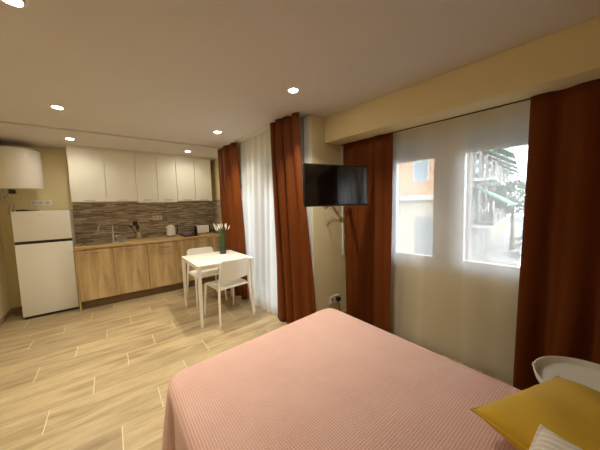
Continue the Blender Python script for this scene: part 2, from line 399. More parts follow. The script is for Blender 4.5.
# ------------------------------------------------------------ kitchen
CY = 4.577
def handle_bar(parent, x0, x1, z, y, m, r=.005, name='handle'):
    bm = B(); tube(bm, [(x0, y, z), (x0, y - .022, z), (x1, y - .022, z), (x1, y, z)], r, 8)
    return link(name, bm, m, parent, 'auto')
def base_unit(x0, x1, label, doors, drawers=(), handle_c=None):
    t = thing('base_cabinet', label, 'cabinet', (x0, CY, 0), 0, 'oak base cabinets')
    w = x1 - x0
    link('body', box(B(), 0, w, .02, .595, .13, .872), M['oak'], t)
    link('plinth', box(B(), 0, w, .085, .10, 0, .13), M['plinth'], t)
    for a, b in doors:
        z1 = .868 - sum(drawers)
        dr = link('door', box(B(), a + .003, b - .003, 0, .019, .135, z1 - .003, .002), M['oak'], t)
        c = (a + b) / 2; handle_bar(dr, c - .085, c + .085, z1 - .035, 0, M['handle'])
    z = .868
    for h in drawers:
        dr = link('drawer', box(B(), .002, w - .002, 0, .019, z - h + .002, z - .001, .002), M['oak'], t)
        handle_bar(dr, w / 2 - .085, w / 2 + .085, z - h * .5, 0, M['handle']); z -= h
    return t
t = base_unit(-.41, .0, 'oak base cabinet beside the fridge, under the left end of the sink', [(0, .41)])
t = base_unit(0., .434, 'oak base cabinet under the tap, second from the fridge', [(0, .434)])
t = base_unit(.434, .989, 'oak base cabinet with a shallow top drawer, left of the hob', [(0, .555)], (.14,))
t = base_unit(.989, 1.575, 'oak base cabinet under the hob, rightmost of the row behind the table', [(0, .586)], (.14,))
side = link('end_panel', box(B(), -.43, -.4105, CY, YB, 0, .872, .001), M['oak'])
tag(side, 'narrow oak end panel between fridge and base cabinets', 'panel')
top = link('countertop', B(), M['oakx']); bm = B()
box(bm, -.435, -.365, CY - .02, YB - .01, .874, .91); box(bm, .155, 1.605, CY - .02, YB - .01, .874, .91)
box(bm, -.365, .155, CY - .02, 4.67, .874, .91); box(bm, -.365, .155, 5.09, YB - .01, .874, .91)
bm.to_mesh(top.data); bm.free()
tag(top, 'long oak worktop with rectangular sink cut-out on the base cabinets', 'countertop')
# sink
t = thing('kitchen_sink', 'stainless steel sink with drainer set in the worktop', 'sink', (-.105, 4.88, .91))
bm = B(); X0, X1, Y0, Y1 = -.275, .275, -.225, .225; bx0, bx1, by0, by1 = -.235, .07, -.17, .17
box(bm, X0, bx0, Y0, Y1, .001, .006); box(bm, bx1, X1, Y0, Y1, .001, .006); box(bm, bx0, bx1, Y0, by0, .001, .006); box(bm, bx0, bx1, by1, Y1, .001, .006)
link('rim', bm, M['steel'], t)
bm = B(); box(bm, bx0, bx0 + .004, by0, by1, -.15, .001); box(bm, bx1 - .004, bx1, by0, by1, -.15, .001); box(bm, bx0, bx1, by0, by0 + .004, -.15, .001); box(bm, bx0, bx1, by1 - .004, by1, -.15, .001); box(bm, bx0, bx1, by0, by1, -.155, -.15)
b_ = link('basin', bm, M['steel'], t)
link('drain', lathe(B(), [(0, .003), (.03, .003), (.04, 0), (.04, -.004), (0, -.004)], 20, (-.08, 0, -.147)), M['dark'], b_)
bm = B()
for i in range(7): box(bm, .095, .255, -.15 + i * .045, -.142 + i * .045, .006, .010, .001)
link('drainer_ribs', bm, M['steel'], t)
# tap
t = thing('kitchen_tap', 'chrome swan-neck tap standing behind the sink', 'tap', (.02, 5.02, .917))
link('base', lathe(B(), [(0, 0), (.027, 0), (.027, .01), (.021, .02), (.021, .10), (.015, .115), (0, .115)], 20), M['chrome'], t, 'auto')
pts = [(0, 0, .11), (0, 0, .24)]
for i in range(13):
    a = PI * i / 12; pts.append((-.085 + .085 * math.cos(a), -.10 * (1 - math.cos(a)) / 2, .24 + .075 * math.sin(a)))
pts.append((-.185, -.11, .17))
link('spout', tube(B(), pts, .0105, 12), M['chrome'], t, 'auto')
link('lever', tube(B(), [(.02, 0, .075), (.05, -.005, .08), (.10, -.02, .095)], [.014, .009, .006], 10), M['chrome'], t, 'auto')
# utensil pot and utensils
t = thing('utensil_holder', 'small steel utensil pot on the worktop right of the tap', 'utensil pot', (.37, 5.00, .91))
link('cup', lathe(B(), [(0, 0), (.042, 0), (.045, .004), (.045, .13), (.043, .13), (.043, .008), (0, .008)], 24), M['steel'], t, 'auto')
def utensil(name, label, tipx, tipy, h, head, dx=0):
    u = thing(name, label, 'utensil', (.37 + dx, 5.00, .92), 0, 'black utensils in the steel pot')
    link('shaft', tube(B(), [(0, 0, .0), (tipx * .5, tipy * .5, h * .55), (tipx, tipy, h)], .005, 8), M['black'], u, 'auto')
    bm = B()
    if head == 'ladle': lathe(bm, [(0, -.03), (.022, -.022), (.036, 0), (.033, 0), (.02, -.018), (0, -.025)], 16, (tipx, tipy, h + .01))
    elif head == 'turner': box(bm, tipx - .033, tipx + .033, tipy - .003, tipy + .003, h - .005, h + .075, .002)
    else:
        lathe(bm, [(0, -.042), (.018, -.03), (.027, 0), (.018, .03), (0, .042)], 14, (tipx, tipy, h + .03))
    link('head', bm, M['black'], u, 'auto')
utensil('ladle', 'black ladle leaning left in the steel utensil pot', -.095, 0, .215, 'ladle', -.012)
utensil('spatula', 'black flat turner standing upright in the utensil pot', -.045, .01, .225, 'turner', 0)
utensil('serving_spoon', 'black round-headed spoon leaning left low in the utensil pot', -.03, -.015, .17, 'spoon', .014)
# kettle
t = thing('electric_kettle', 'white electric kettle on the worktop under the double socket', 'kettle', (.86, 5.0, .91))
link('base', lathe(B(), [(0, 0), (.075, 0), (.078, .008), (.072, .018), (0, .018)], 28), M['black'], t, 'auto')
link('body', lathe(B(), [(0, .019), (.074, .019), (.076, .03), (.064, .18), (.060, .188), (0, .188)], 28), M['plastic'], t, 'auto')
link('lid', lathe(B(), [(0, .188), (.054, .188), (.050, .200), (.012, .204), (.012, .215), (0, .216)], 24), M['plastic'], t, 'auto')
link('handle', tube(B(), [(.058, 0, .178), (.095, 0, .185), (.112, 0, .165), (.108, 0, .09), (.090, 0, .045), (.068, 0, .045)], .010, 10), M['black'], t, 'auto')
bm = B(); tube(bm, [(-.055, 0, .155), (-.083, 0, .180)], [.022, .010], 10); link('spout', bm, M['plastic'], t, 'auto')
# cord of kettle
link_c = link('kettle_cord', tube(B(), [(.945, 4.98, .917), (.965, 4.94, .917), (.985, 4.99, .917), (.975, 5.08, .917), (.93, 5.13, .917)], .005, 8), M['plastic'], None, 'auto')
tag(link_c, 'white kettle cord lying curled on the worktop right of the kettle', 'cord')
# hob
t = thing('ceramic_hob', 'black glass hob set in the worktop beside the toaster', 'hob', (1.14, 4.88, .91))
link('glass_top', rslab(B(), .28, .50, 0, .008, .01, .002), M['hob'], t)
for yy, rr in ((-.12, .085), (.12, .07)):
    link('cooking_ring', lathe(B(), [(rr - .006, .0082), (rr, .0082), (rr, .009), (rr - .006, .009), (rr - .006, .0082)], 32, (0, yy, 0)), M['steel'], t)
# toaster
t = thing('toaster', 'white toaster with dark ends at the right end of the worktop', 'toaster', (1.42, 5.02, .91))
link('body', box(B(), -.115, .115, -.07, .07, .012, .165, .018, 3), M['plastic'], t, 'auto')
for s in (-1, 1):
    bm = B(); box(bm, min(s * .116, s * .138), max(s * .116, s * .138), -.066, .066, .008, .158, .008); link('end_cap', bm, M['black'], t, 'auto')
bm = B(); box(bm, -.09, .09, -.035, -.015, .1655, .168); box(bm, -.09, .09, .015, .035, .1655, .168); link('slot', bm, M['dark'], t)
bm = B(); box(bm, .139, .152, -.012, .012, .10, .115, .002); link('lever', bm, M['black'], t)
for sx in (-.09, .09): link('foot', box(B(), sx - .012, sx + .012, -.05, .05, 0, .013), M['dark'], t)
# wall cabinets
UY = 4.827
def wall_unit(x0, x1, doors, label, visor=False):
    t = thing('wall_cabinet', label, 'cabinet', (x0, UY, 1.545), 0, 'white wall cabinets')
    w = x1 - x0
    link('body', box(B(), 0, w, .019, .345, .0, .78), M['cabwhite'], t)
    link('cornice', box(B(), 0, w, -.004, .345, .784, .808, .002), M['cabwhite'], t)
    for a, b in doors:
        dr = link('door', box(B(), a + .003, b - .003, 0, .018, .002, .780, .002), M['cabwhite'], t)
        c = (a + b) / 2; handle_bar(dr, c - .065, c + .065, .022, 0, M['handle'], .004)
    if visor:
        v = link('extractor_visor', box(B(), .01, w - .01, -.02, .30, -.022, -.001, .003), M['white'], t)
        link('filter', box(B(), .05, w - .05, .03, .27, -.026, -.022), M['steel'], v)
wall_unit(-.43, -.022, [(0, .408)], 'white wall cabinet, leftmost, next to the water heater')
wall_unit(-.022, .371, [(0, .393)], 'white wall cabinet above the tap, second from the left')
wall_unit(.371, .971, [(0, .299), (.299, .600)], 'white double wall cabinet with extractor visor, over the double socket', True)
wall_unit(.971, 1.585, [(0, .308), (.308, .614)], 'white double wall cabinet over the toaster, nearest the curtain')
# sockets
def socket(name, label, n, c, cat='socket', r='back', step=.071):
    if r == 'back':
        t = thing(name, label, cat, c)
    else:
        t = thing(name, label, cat, c)
    w = n * step
    link('plate', box(B(), -w / 2 - .006, w / 2 + .006, -.010, 0, -.042, .042, .003), M['plastic'], t)
    for i in range(n):
        cx = (i - (n - 1) / 2) * step
        bm = B()
        lathe(bm, [(0, .0), (.019, .0), (.019, .002), (0, .002)], 20)
        bmesh.ops.rotate(bm, verts=bm.verts, cent=(0, 0, 0), matrix=Matrix.Rotation(PI / 2, 3, 'X'))
        bmesh.ops.translate(bm, verts=bm.verts, vec=(cx, -.0102, 0))
        link('socket_face', bm, M['dark'] if False else M['steel'], t)
    return t
socket('triple_socket', 'white triple socket plate on the wall above the fridge', 3, (-.79, YB, 1.548))
socket('double_socket', 'white double socket plate on the mosaic wall above the kettle', 2, (.68, YB - .0085, 1.25))
t = socket('wall_socket', 'white double socket low on the wall under the television', 2, (2.075, YT, .27))
pg = thing('black_plug', 'black plug in the socket under the television', 'plug', (2.11, YT - .0125, .27))
link('plug_body', box(B(), -.025, .025, -.045, 0, -.02, .025, .006), M['black'], pg, 'auto')
link('cord', tube(B(), [(0, -.03, -.02), (.005, -.035, -.10), (.02, -.035, -.17), (.08, -.03, -.190)], .004, 8), M['black'], pg, 'auto')
# fridge
t = thing('refrigerator', 'white two-door fridge freezer standing left of the oak cabinets', 'refrigerator', (-.725, 4.72, 0))
W = .275
link('body', box(B(), -W, W, .055, .43, .03, 1.425, .006), M['fridge'], t)
fd = link('freezer_door', box(B(), -W, W, 0, .05, 1.035, 1.43, .008), M['fridge'], t, 'auto')
link('fridge_door', box(B(), -W, W, 0, .05, .035, .998, .008), M['fridge'], t, 'auto')
link('handle_recess', box(B(), -W + .002, W - .002, .008, .054, .998, 1.035), M['black'], t)
link('badge', box(B(), -.035, .03, -.002, 0, 1.372, 1.378), M['steel'], fd)
link('kick_strip', box(B(), -W + .01, W - .01, .02, .055, .0, .034), M['black'], t)
c_ = link('power_cable', tube(B(), [(-.96, 4.80, 1.437), (-.90, 4.77, 1.437), (-.82, 4.77, 1.436), (-.75, 4.78, 1.436)], [.012, .015, .005, .004], 8), M['black'], None, 'auto')
tag(c_, 'short black cable with plug lying on top of the fridge', 'cable')
# water heater
t = thing('water_heater', 'round white electric water heater hung on the wall above the fridge', 'water heater', (-.935, YB - .25, 1.72))
link('tank', lathe(B(), [(0, .0), (.19, .0), (.225, .008), (.235, .022), (.235, .49), (.228, .515), (.19, .54), (.11, .555), (0, .56)], 56), M['enamel'], t, 'auto')
link('wall_bracket', box(B(), -.12, .12, .225, .25, .35, .39), M['steel'], t)
link('control_box', box(B(), -.10, -.04, -.03, .03, -.055, .0, .006), M['black'], t)
for dx in (-.17, -.13):
    link('hose', tube(B(), [(dx, .10, .0), (dx - .005, .11, -.10), (dx + .03, .17, -.20), (dx, .215, -.28), (dx - .01, .235, -.33)], .010, 10), M['steel'], t, 'auto')
link('safety_valve', tube(B(), [(-.15, .10, -.07), (-.15, .02, -.08), (-.15, .0, -.11)], .013, 10), M['chrome'], t, 'auto')

# ------------------------------------------------------------ dining set
TX0, TX1, TY0, TY1, TZ = .750, 1.462, 2.93, 3.74, .74
t = thing('dining_table', 'small white rectangular dining table between the kitchen and the balcony curtain', 'table', ((TX0 + TX1) / 2, (TY0 + TY1) / 2, 0))
hw, hd = (TX1 - TX0) / 2, (TY1 - TY0) / 2
link('tabletop', rslab(B(), 2 * hw, 2 * hd, TZ - .018, TZ, .012, .003), M['table'], t, 'auto')
bm = B()
for s in (-1, 1):
    box(bm, -hw + .03, hw - .03, s * (hd - .028) - .008, s * (hd - .028) + .008, TZ - .062, TZ - .018)
    box(bm, s * (hw - .028) - .008, s * (hw - .028) + .008, -hd + .03, hd - .03, TZ - .062, TZ - .018)
link('apron', bm, M['table'], t)
for sx in (-1, 1):
    for sy in (-1, 1):
        cx, cy = sx * (hw - .022), sy * (hd - .022)
        bm = B(); a = .021; b = .014
        lo = [(cx + sx * .004 + i * b, cy + sy * .004 + j * b) for i, j in ((-1, -1), (1, -1), (1, 1), (-1, 1))]; hi = [(cx + i * a, cy + j * a) for i, j in ((-1, -1), (1, -1), (1, 1), (-1, 1))]
        va = [bm.verts.new((x, y, 0)) for x, y in lo]; vb = [bm.verts.new((x, y, TZ - .0185)) for x, y in hi]
        bm.faces.new(va[::-1]); bm.faces.new(vb)
        for i in range(4): bm.faces.new((va[i], va[(i + 1) % 4], vb[(i + 1) % 4], vb[i]))
        bmesh.ops.bevel(bm, geom=[e for e in bm.edges if abs(e.verts[0].co.z - e.verts[1].co.z) > .1], offset=.005, segments=2, affect='EDGES')
        link('leg', bm, M['table'], t, 'auto')
def chair(label, loc, rz):
    t = thing('dining_chair', label, 'chair', loc, rz, 'white dining chairs at the small table')
    # faces +Y; back at -Y
    bm = B(); n = 14; rows = []
    for j in range(n + 1):
        v = j / n; row = []
        for i in range(n + 1):
            u = i / n * 2 - 1; wv = .205 - .010 * (1 - v) ; x = u * wv; y = -.19 + .40 * v
            # round the corners
            cr = max(0, abs(u) - .75) / .25; y -= .03 * cr * cr * (1 if v > .5 else -1) * abs(2 * v - 1)
            z = .445 - .010 * (1 - u * u) * (1 - (2 * v - 1) ** 2) - .016 * max(0, v - .8) / .2 * max(0, v - .8) / .2
            row.append((x, y, z))
        rows.append(row)
    T = [[bm.verts.new(p) for p in r] for r in rows]; L = [[bm.verts.new((p[0], p[1], p[2] - .016)) for p in r] for r in rows]
    for j in range(n):
        for i in range(n):
            bm.faces.new((T[j][i], T[j][i + 1], T[j + 1][i + 1], T[j + 1][i])); bm.faces.new((L[j][i], L[j + 1][i], L[j + 1][i + 1], L[j][i + 1]))
    for i in range(n):
        bm.faces.new((T[0][i], L[0][i], L[0][i + 1], T[0][i + 1])); bm.faces.new((T[n][i], T[n][i + 1], L[n][i + 1], L[n][i]))
        bm.faces.new((T[i][0], T[i + 1][0], L[i + 1][0], L[i][0])); bm.faces.new((T[i][n], L[i][n], L[i + 1][n], T[i + 1][n]))
    link('seat', bm, M['chair'], t, 'auto')
    # backrest: curved panel with rounded top corners
    bm = B(); nx, nz = 18, 10; F, Bk = [], []
    for j in range(nz + 1):
        v = j / nz; f, b = [], []
        for i in range(nx + 1):
            u = i / nx * 2 - 1
            half = .198 - .004 * v
            # rounded upper corners
            k = max(0, v - .72) / .28; half *= 1 - .10 * k * k * k
            ztop = .785 - .012 * abs(u) ** 4
            z = .535 - .012 * (1 - u * u) + (ztop - .535) * v
            y = -.205 - .045 * v - .028 * (1 - u * u)
            f.append(bm.verts.new((u * half, y + .006, z))); b.append(bm.verts.new((u * half, y - .006, z)))
        F.append(f); Bk.append(b)
    for j in range(nz):
        for i in range(nx):
            bm.faces.new((F[j][i], F[j][i + 1], F[j + 1][i + 1], F[j + 1][i])); bm.faces.new((Bk[j][i], Bk[j + 1][i], Bk[j + 1][i + 1], Bk[j][i + 1]))
    for i in range(nx):
        bm.faces.new((F[0][i], Bk[0][i], Bk[0][i + 1], F[0][i + 1])); bm.faces.new((F[nz][i], F[nz][i + 1], Bk[nz][i + 1], Bk[nz][i]))
    for j in range(nz):
        bm.faces.new((F[j][0], F[j + 1][0], Bk[j + 1][0], Bk[j][0])); bm.faces.new((F[j][nx], Bk[j][nx], Bk[j + 1][nx], F[j + 1][nx]))
    link('backrest', bm, M['chair'], t, 'auto')
    for s in (-1, 1):
        link('leg', tube(B(), [(s * .235, -.25, 0), (s * .208, -.205, .43), (s * .200, -.212, .50), (s * .196, -.232, .66), (s * .185, -.248, .755)], [.011, .015, .014, .012, .010], 10), M['chair'], t, 'auto')
        link('leg', tube(B(), [(s * .212, .235, 0), (s * .195, .185, .43)], [.011, .015], 10), M['chair'], t, 'auto')
    bm = B(); tube(bm, [(-.2, -.2, .425), (.2, -.2, .425)], .009, 8); tube(bm, [(-.193, .18, .422), (.193, .18, .422)], .009, 8)
    for s in (-1, 1): tube(bm, [(s * .2, -.2, .422), (s * .193, .18, .422)], .009, 8)
    link('seat_frame', bm, M['chair'], t, 'auto')
    return t
ca = chair('white dining chair with curved back, near side of the table, back to the bed', (1.145, 3.105, 0), math.radians(7))
cb_ = dup(ca, (1.10, 3.83, 0), math.radians(180), 'white dining chair on the far side of the table, nearest the oak cabinets')
# potted grass
t = thing('potted_grass', 'artificial grass with white tips in a dark pot on the dining table', 'plant', (1.262, 3.50, TZ))
link('pot', lathe(B(), [(0, 0), (.040, 0), (.044, .006), (.050, .105), (.046, .105), (.044, .09), (0, .09)], 24), M['pot'], t, 'auto')
bm = B(); bl = B(); rnd = random.Random(3)
for i in range(95):
    a = rnd.uniform(0, 2 * PI); r0 = rnd.uniform(0, .034); ln = rnd.uniform(.22, .33); sp = rnd.uniform(.0, .035) + (.06 if i % 19 == 0 else 0)
    p = [Vector((r0 * math.cos(a), r0 * math.sin(a), .085))]
    for k in (1, 2, 3): q = k / 3; p.append(Vector(((r0 + sp * q * q) * math.cos(a), (r0 + sp * q * q) * math.sin(a), .085 + ln * q - sp * q * q * .8)))
    sd = Vector((-math.sin(a), math.cos(a), 0)) * .0028; th = Vector((math.cos(a), math.sin(a), 0)) * .0008
    vs = [[bm.verts.new(x + sd * (1 - j / 3.3) * s + th * c) for s, c in ((-1, 0), (0, 1), (1, 0))] for j, x in enumerate(p)]
    for j in range(3):
        bm.faces.new((vs[j][0], vs[j][1], vs[j + 1][1], vs[j + 1][0])); bm.faces.new((vs[j][1], vs[j][2], vs[j + 1][2], vs[j + 1][1]))
g = link('grass_tuft', bm, M['grass'], t); g['kind'] = 'stuff'
for i in range(13):
    a = rnd.uniform(0, 2 * PI); r = rnd.uniform(.01, .10); h0 = rnd.uniform(.33, .40)
    dx, dy = math.cos(a), math.sin(a)
    st = B(); tube(st, [(dx * .015, dy * .015, .09), (dx * r * .5, dy * r * .5, h0 * .7), (dx * r, dy * r, h0)], .0015, 5)
    s_ = link('stem', st, M['grass'], t)
    link('blossom', tube(B(), [(dx * r, dy * r, h0), (dx * r * 1.15, dy * r * 1.15, h0 + .03), (dx * r * 1.35, dy * r * 1.35, h0 + .065)], [.003, .009, .002], 6), M['blossom'], s_, 'auto')

# ------------------------------------------------------------ curtains
def curtain(name, x0, top, bot, z1, z0, folds, amp, m, label, seed=0, thick=.003, x0b=None, nz=26, per=16, jitter=.45, group='rust curtains', cat='curtain', gather=0., bulge=0.):
    rnd = random.Random(seed); N = folds * per
    ph = [rnd.uniform(-jitter, jitter) for _ in range(folds + 2)]; am = [rnd.uniform(.55, 1.15) for _ in range(folds + 2)]
    am2 = [rnd.uniform(.2, 1.2) for _ in range(folds + 2)]
    x0b = x0 if x0b is None else x0b
    bm = B(); rows = []
    for j in range(nz + 1):
        v = j / nz                                 # 0 top .. 1 bottom
        row = []
        e = v * v * (3 - 2 * v)
        y0 = top[0] + (bot[0] - top[0]) * e; y1 = top[1] + (bot[1] - top[1]) * e
        for i in range(N + 1):
            u = i / N; fl = u * folds; k = int(min(fl, folds - 1)); fr = fl - k
            A = (am[k] * (1 - fr) + am[k + 1] * fr) * (1 - v) + (am2[k] * (1 - fr) + am2[k + 1] * fr) * v
            p = ph[k] * (1 - fr) + ph[k + 1] * fr
            w_ = math.sin(2 * PI * fl + p * 2 * PI * v * .5 + p)
            w_ = math.copysign(abs(w_) ** .8, w_)
            off = amp * A * w_ * (.75 + .35 * v)
            off += amp * .35 * math.sin(PI * fl * .7 + seed + 2 * v)
            xo = (x0 + (x0b - x0) * v) - bulge * math.sin(PI * u) * e
            y = y0 + (y1 - y0) * u + .25 * amp * A * math.cos(2 * PI * fl + p)
            if v < .045: off *= .8
            row.append(bm.verts.new((xo + off - K * y, y, z1 + (z0 - z1) * v + (0 if v < 1 else .006 * w_))))
        rows.append(row)
    for j in range(nz):
        for i in range(N): bm.faces.new((rows[j][i], rows[j][i + 1], rows[j + 1][i + 1], rows[j + 1][i]))
    o = link(name, bm, m, None, True)
    if thick:
        so = o.modifiers.new('thickness', 'SOLIDIFY'); so.thickness = thick; so.offset = 0
    tag(o, label, cat, group)
    return o
curtain('curtain', 1.83, (3.44, 4.12), (3.28, 4.06), ZC - .01, .015, 3, .033, M['curtain'], 'rust curtain behind the dining table, nearest the kitchen', 1)
curtain('curtain', 1.775, (2.04, 2.55), (1.89, 2.545), ZC - .01, .015, 4, .046, M['curtain'], 'rust curtain between the bright balcony door and the television', 5)
curtain('curtain', 2.36, (1.39, 1.99), (1.41, 1.98), 2.095, .015, 3, .022, M['curtain'], 'dark rust curtain behind the television, left of the window', 9)
curtain('curtain', 2.335, (-.85, .40), (-.85, .42), 2.095, .015, 6, .031, M['curtain'], 'dark rust curtain right of the window, behind the round side table', 13)
curtain('sheer_curtain', 1.90, (2.14, 3.62), (2.14, 3.58), ZC - .01, .012, 10, .017, M['sheer2'], 'white sheer curtain glowing over the balcony door', 21, 0, None, 26, 14, .6, 'white sheer curtains', 'sheer curtain', 0, .08)
curtain('sheer_curtain', 2.415, (.0, 1.88), (.0, 1.88), 2.095, .006, 7, .015, M['sheer'], 'white sheer curtain hanging across the wide window', 31, 0, None, 26, 18, .6, 'white sheer curtains', 'sheer curtain')
for nm, x_, y0, y1, zz, lb in (('curtain_track', 1.80, 2.09, 3.95, ZC, 'slim white ceiling track above the balcony curtains'), ('curtain_track', 2.385, -.95, 2.05, 2.103, 'slim dark track under the beam above the window curtains')):
    o = link(nm, boxw(B(), x_ - .004, x_ + .008, y0, y1, zz - .008, zz - .0005), M['dark'] if zz < 2.2 else M['white']); tag(o, lb, 'curtain track', 'curtain tracks')

# ------------------------------------------------------------ television
SC = .88
cam = Vector((0, 0, 1.41))
def near(p): return cam + (Vector(p) - cam) * SC
pl, pr = near((1.595, 1.974, 1.62)), near((2.38, 1.816, 1.592))
c = (pl + pr) / 2; dirv = (pr - pl); wid = Vector((dirv.x, dirv.y)).length; ang = math.atan2(dirv.y, dirv.x)
tv = thing('television', 'flat black television on a swivel arm between two rust curtains', 'television', (c.x, c.y, c.z + .008), ang)
hh = .445 * SC / 2; hwid = wid / 2 * 1.035
link('case', box(B(), -hwid, hwid, .0, .035, -hh, hh, .006), M['black'], tv, 'auto')
link('screen', box(B(), -hwid + .010, hwid - .010, -.0015, .0, -hh + .016, hh - .010), M['screen'], tv)
link('rear_cover', box(B(), -hwid * .6, hwid * .6, .035, .065, -hh * .8, hh * .4, .012), M['black'], tv, 'auto')
tv.rotation_euler = (math.radians(-1.5), 0, ang)
mt = thing('television_bracket', 'white and grey swivel arm fixing the television to the wall', 'wall bracket', (1.98, YT, 1.50))
link('wall_plate', box(B(), -.05, .05, -.012, 0, -.11, .11, .003), M['steel'], mt)
nrm = Vector((math.sin(ang), -math.cos(ang), 0))
bk = Vector((c.x, c.y, 1.50)) - nrm * .075 - Vector((1.98, YT, 1.50))
el = Vector((.04, -.20, 0))
link('arm', tube(B(), [(0, -.012, 0), tuple(el)], .014, 10), M['steel'], mt, 'auto')
link('arm', tube(B(), [tuple(el), tuple(bk)], .014, 10), M['steel'], mt, 'auto')
bm = B(); tube(bm, [tuple(el + Vector((0, 0, -.03))), tuple(el + Vector((0, 0, .03)))], .02, 12); link('joint', bm, M['black'], mt, 'auto')
bm = B(); box(bm, -.06, .06, -.003, .003, -.06, .06)
bmesh.ops.rotate(bm, verts=bm.verts, cent=(0, 0, 0), matrix=Matrix.Rotation(ang, 3, 'Z')); bmesh.ops.translate(bm, verts=bm.verts, vec=bk)
link('mount_plate', bm, M['steel'], mt)
cd = link('cable_duct', box(B(), 2.233, 2.253, YT - .014, YT - .0005, .78, 2.088, .003), M['upvc'])
tag(cd, 'slim white cable duct running down the wall behind the television', 'cable duct')
cc = link('television_cable', tube(B(), [(1.86, 1.75, 1.43), (1.84, 1.90, 1.37), (1.90, 2.03, 1.31), (2.05, 2.055, 1.28), (2.228, 2.055, 1.24)], .004, 8), M['plastic'], None, 'auto')
tag(cc, 'thin white cable hanging below the television to the wall', 'cable')

# ------------------------------------------------------------ bed
BZ = .512
foot = [(.170, 1.49), (1.515, 1.57), (1.515, -.75), (.170, -.75)]
bd = thing('bed', 'double bed under the pink waffle bedspread', 'bed', (.845, .35, 0))
link('base', box(B(), -.60, .60, -1.05, 1.02, .12, .27, .01), M['bedwood'], bd)
link('mattress', box(B(), -.62, .62, -1.06, 1.04, .272, .455, .03), M['mattress'], bd, 'auto')
for sx in (-1, 1):
    for sy in (-1, 1): link('leg', tube(B(), [(sx * .55, sy * .95, 0), (sx * .55, sy * .95, .12)], [.018, .024], 12), M['black'], bd, 'auto')
def bedspread():
    bm = B(); uvl = bm.loops.layers.uv.new('UVMap')
    # dense outline, counter-clockwise from foot-left
    C = [Vector(p) for p in (foot[0], foot[3], foot[2], foot[1])]
    n = 4; R = [.13, .06, .06, .15]; pts = []
    for i in range(4):
        p0, p1, p2 = C[i - 1], C[i], C[(i + 1) % 4]
        a = (p0 - p1).normalized(); b = (p2 - p1).normalized(); r = R[i]
        A_, B_ = p1 + a * r, p1 + b * r
        for k in range(9): t = k / 8; pts.append((A_ * (1 - t) ** 2 + p1 * 2 * t * (1 - t) + B_ * t * t))
        L_ = (C[(i + 1) % 4] + (C[i] - C[(i + 1) % 4]).normalized() * R[(i + 1) % 4] - B_).length; m_ = int(L_ / .035)
        nxt = C[(i + 1) % 4] + (C[i] - C[(i + 1) % 4]).normalized() * R[(i + 1) % 4]
        for k in range(1, m_): pts.append(B_.lerp(nxt, k / m_))
    N = len(pts); cen = Vector((.845, .40))
    nor = []
    for i in range(N):
        t = (pts[(i + 1) % N] - pts[i - 1]).normalized(); nor.append(Vector((-t.y, t.x)))
        if nor[-1].dot(pts[i] - cen) < 0: nor[-1] *= -1
    dist = lambda p, q: (p - q).length
    rings = []
    def ring(inset, z, disp=None):
        rings.append([bm.verts.new((*(pts[i] - nor[i] * inset + (nor[i] * disp(i) if disp else Vector((0, 0)))), z + (.0 if inset < .1 else .0))) for i in range(N)])
    br = .05
    for a in (90, 70, 50, 30, 10):
        aa = math.radians(a); ring(br * (1 - math.cos(aa)), BZ - br + br * math.sin(aa))
    A0 = Vector(foot[0])
    def disp_f(v):
        def f(i):
            p = pts[i]; s = 0
            dl = A0.y - p.y if abs(p.x - A0.x) < .08 else None
            s += .012 * v * math.sin(i * .55) * (1 if p.y < 1.0 else .5) + .010 * v
            d_ = dist(p, A0)
            s += .068 * v * math.exp(-((d_ - .03) / .07) ** 2)
            if dl is not None: s -= .075 * v ** .5 * math.exp(-((dl - .18) / .04) ** 2)
            return s
        return f
    for k in range(1, 15):
        v = k / 14; ring(0, BZ - br + .005 - (BZ - br - .035) * v, disp_f(v ** .8))
    for a, b in zip(rings, rings[1:]):
        for i in range(N): bm.faces.new((a[i], a[(i + 1) % N], b[(i + 1) % N], b[i]))
    # the top: shrink rings toward the centre
    prev = rings[0]
    for sc, dz in ((.94, .002), (.85, .004), (.7, .006), (.5, .007), (.3, .007), (.1, .007)):
        cur = []
        for i in range(N):
            p = pts[i] - nor[i] * br; q = cen + (p - cen) * sc
            cur.append(bm.verts.new((q.x, q.y, BZ + dz + .0025 * math.sin(q.x * 5.1 + 1) * math.sin(q.y * 4.3))))
        for i in range(N): bm.faces.new((prev[i], prev[(i + 1) % N], cur[(i + 1) % N], cur[i]))
        prev = cur
    bm.faces.new(prev)
    bm.normal_update()
    for f in bm.faces:
        nz = f.normal
        for l in f.loops:
            co = l.vert.co
            l[uvl].uv = (co.x, co.y) if abs(nz.z) > .6 else ((co.y, co.z) if abs(nz.x) > abs(nz.y) else (co.x, co.z))
    return bm
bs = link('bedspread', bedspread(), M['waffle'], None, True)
tag(bs, 'pink waffle-weave bedspread draped over the bed down to the floor', 'bedspread')
so = bs.modifiers.new('thickness', 'SOLIDIFY'); so.thickness = .004; so.offset = -1

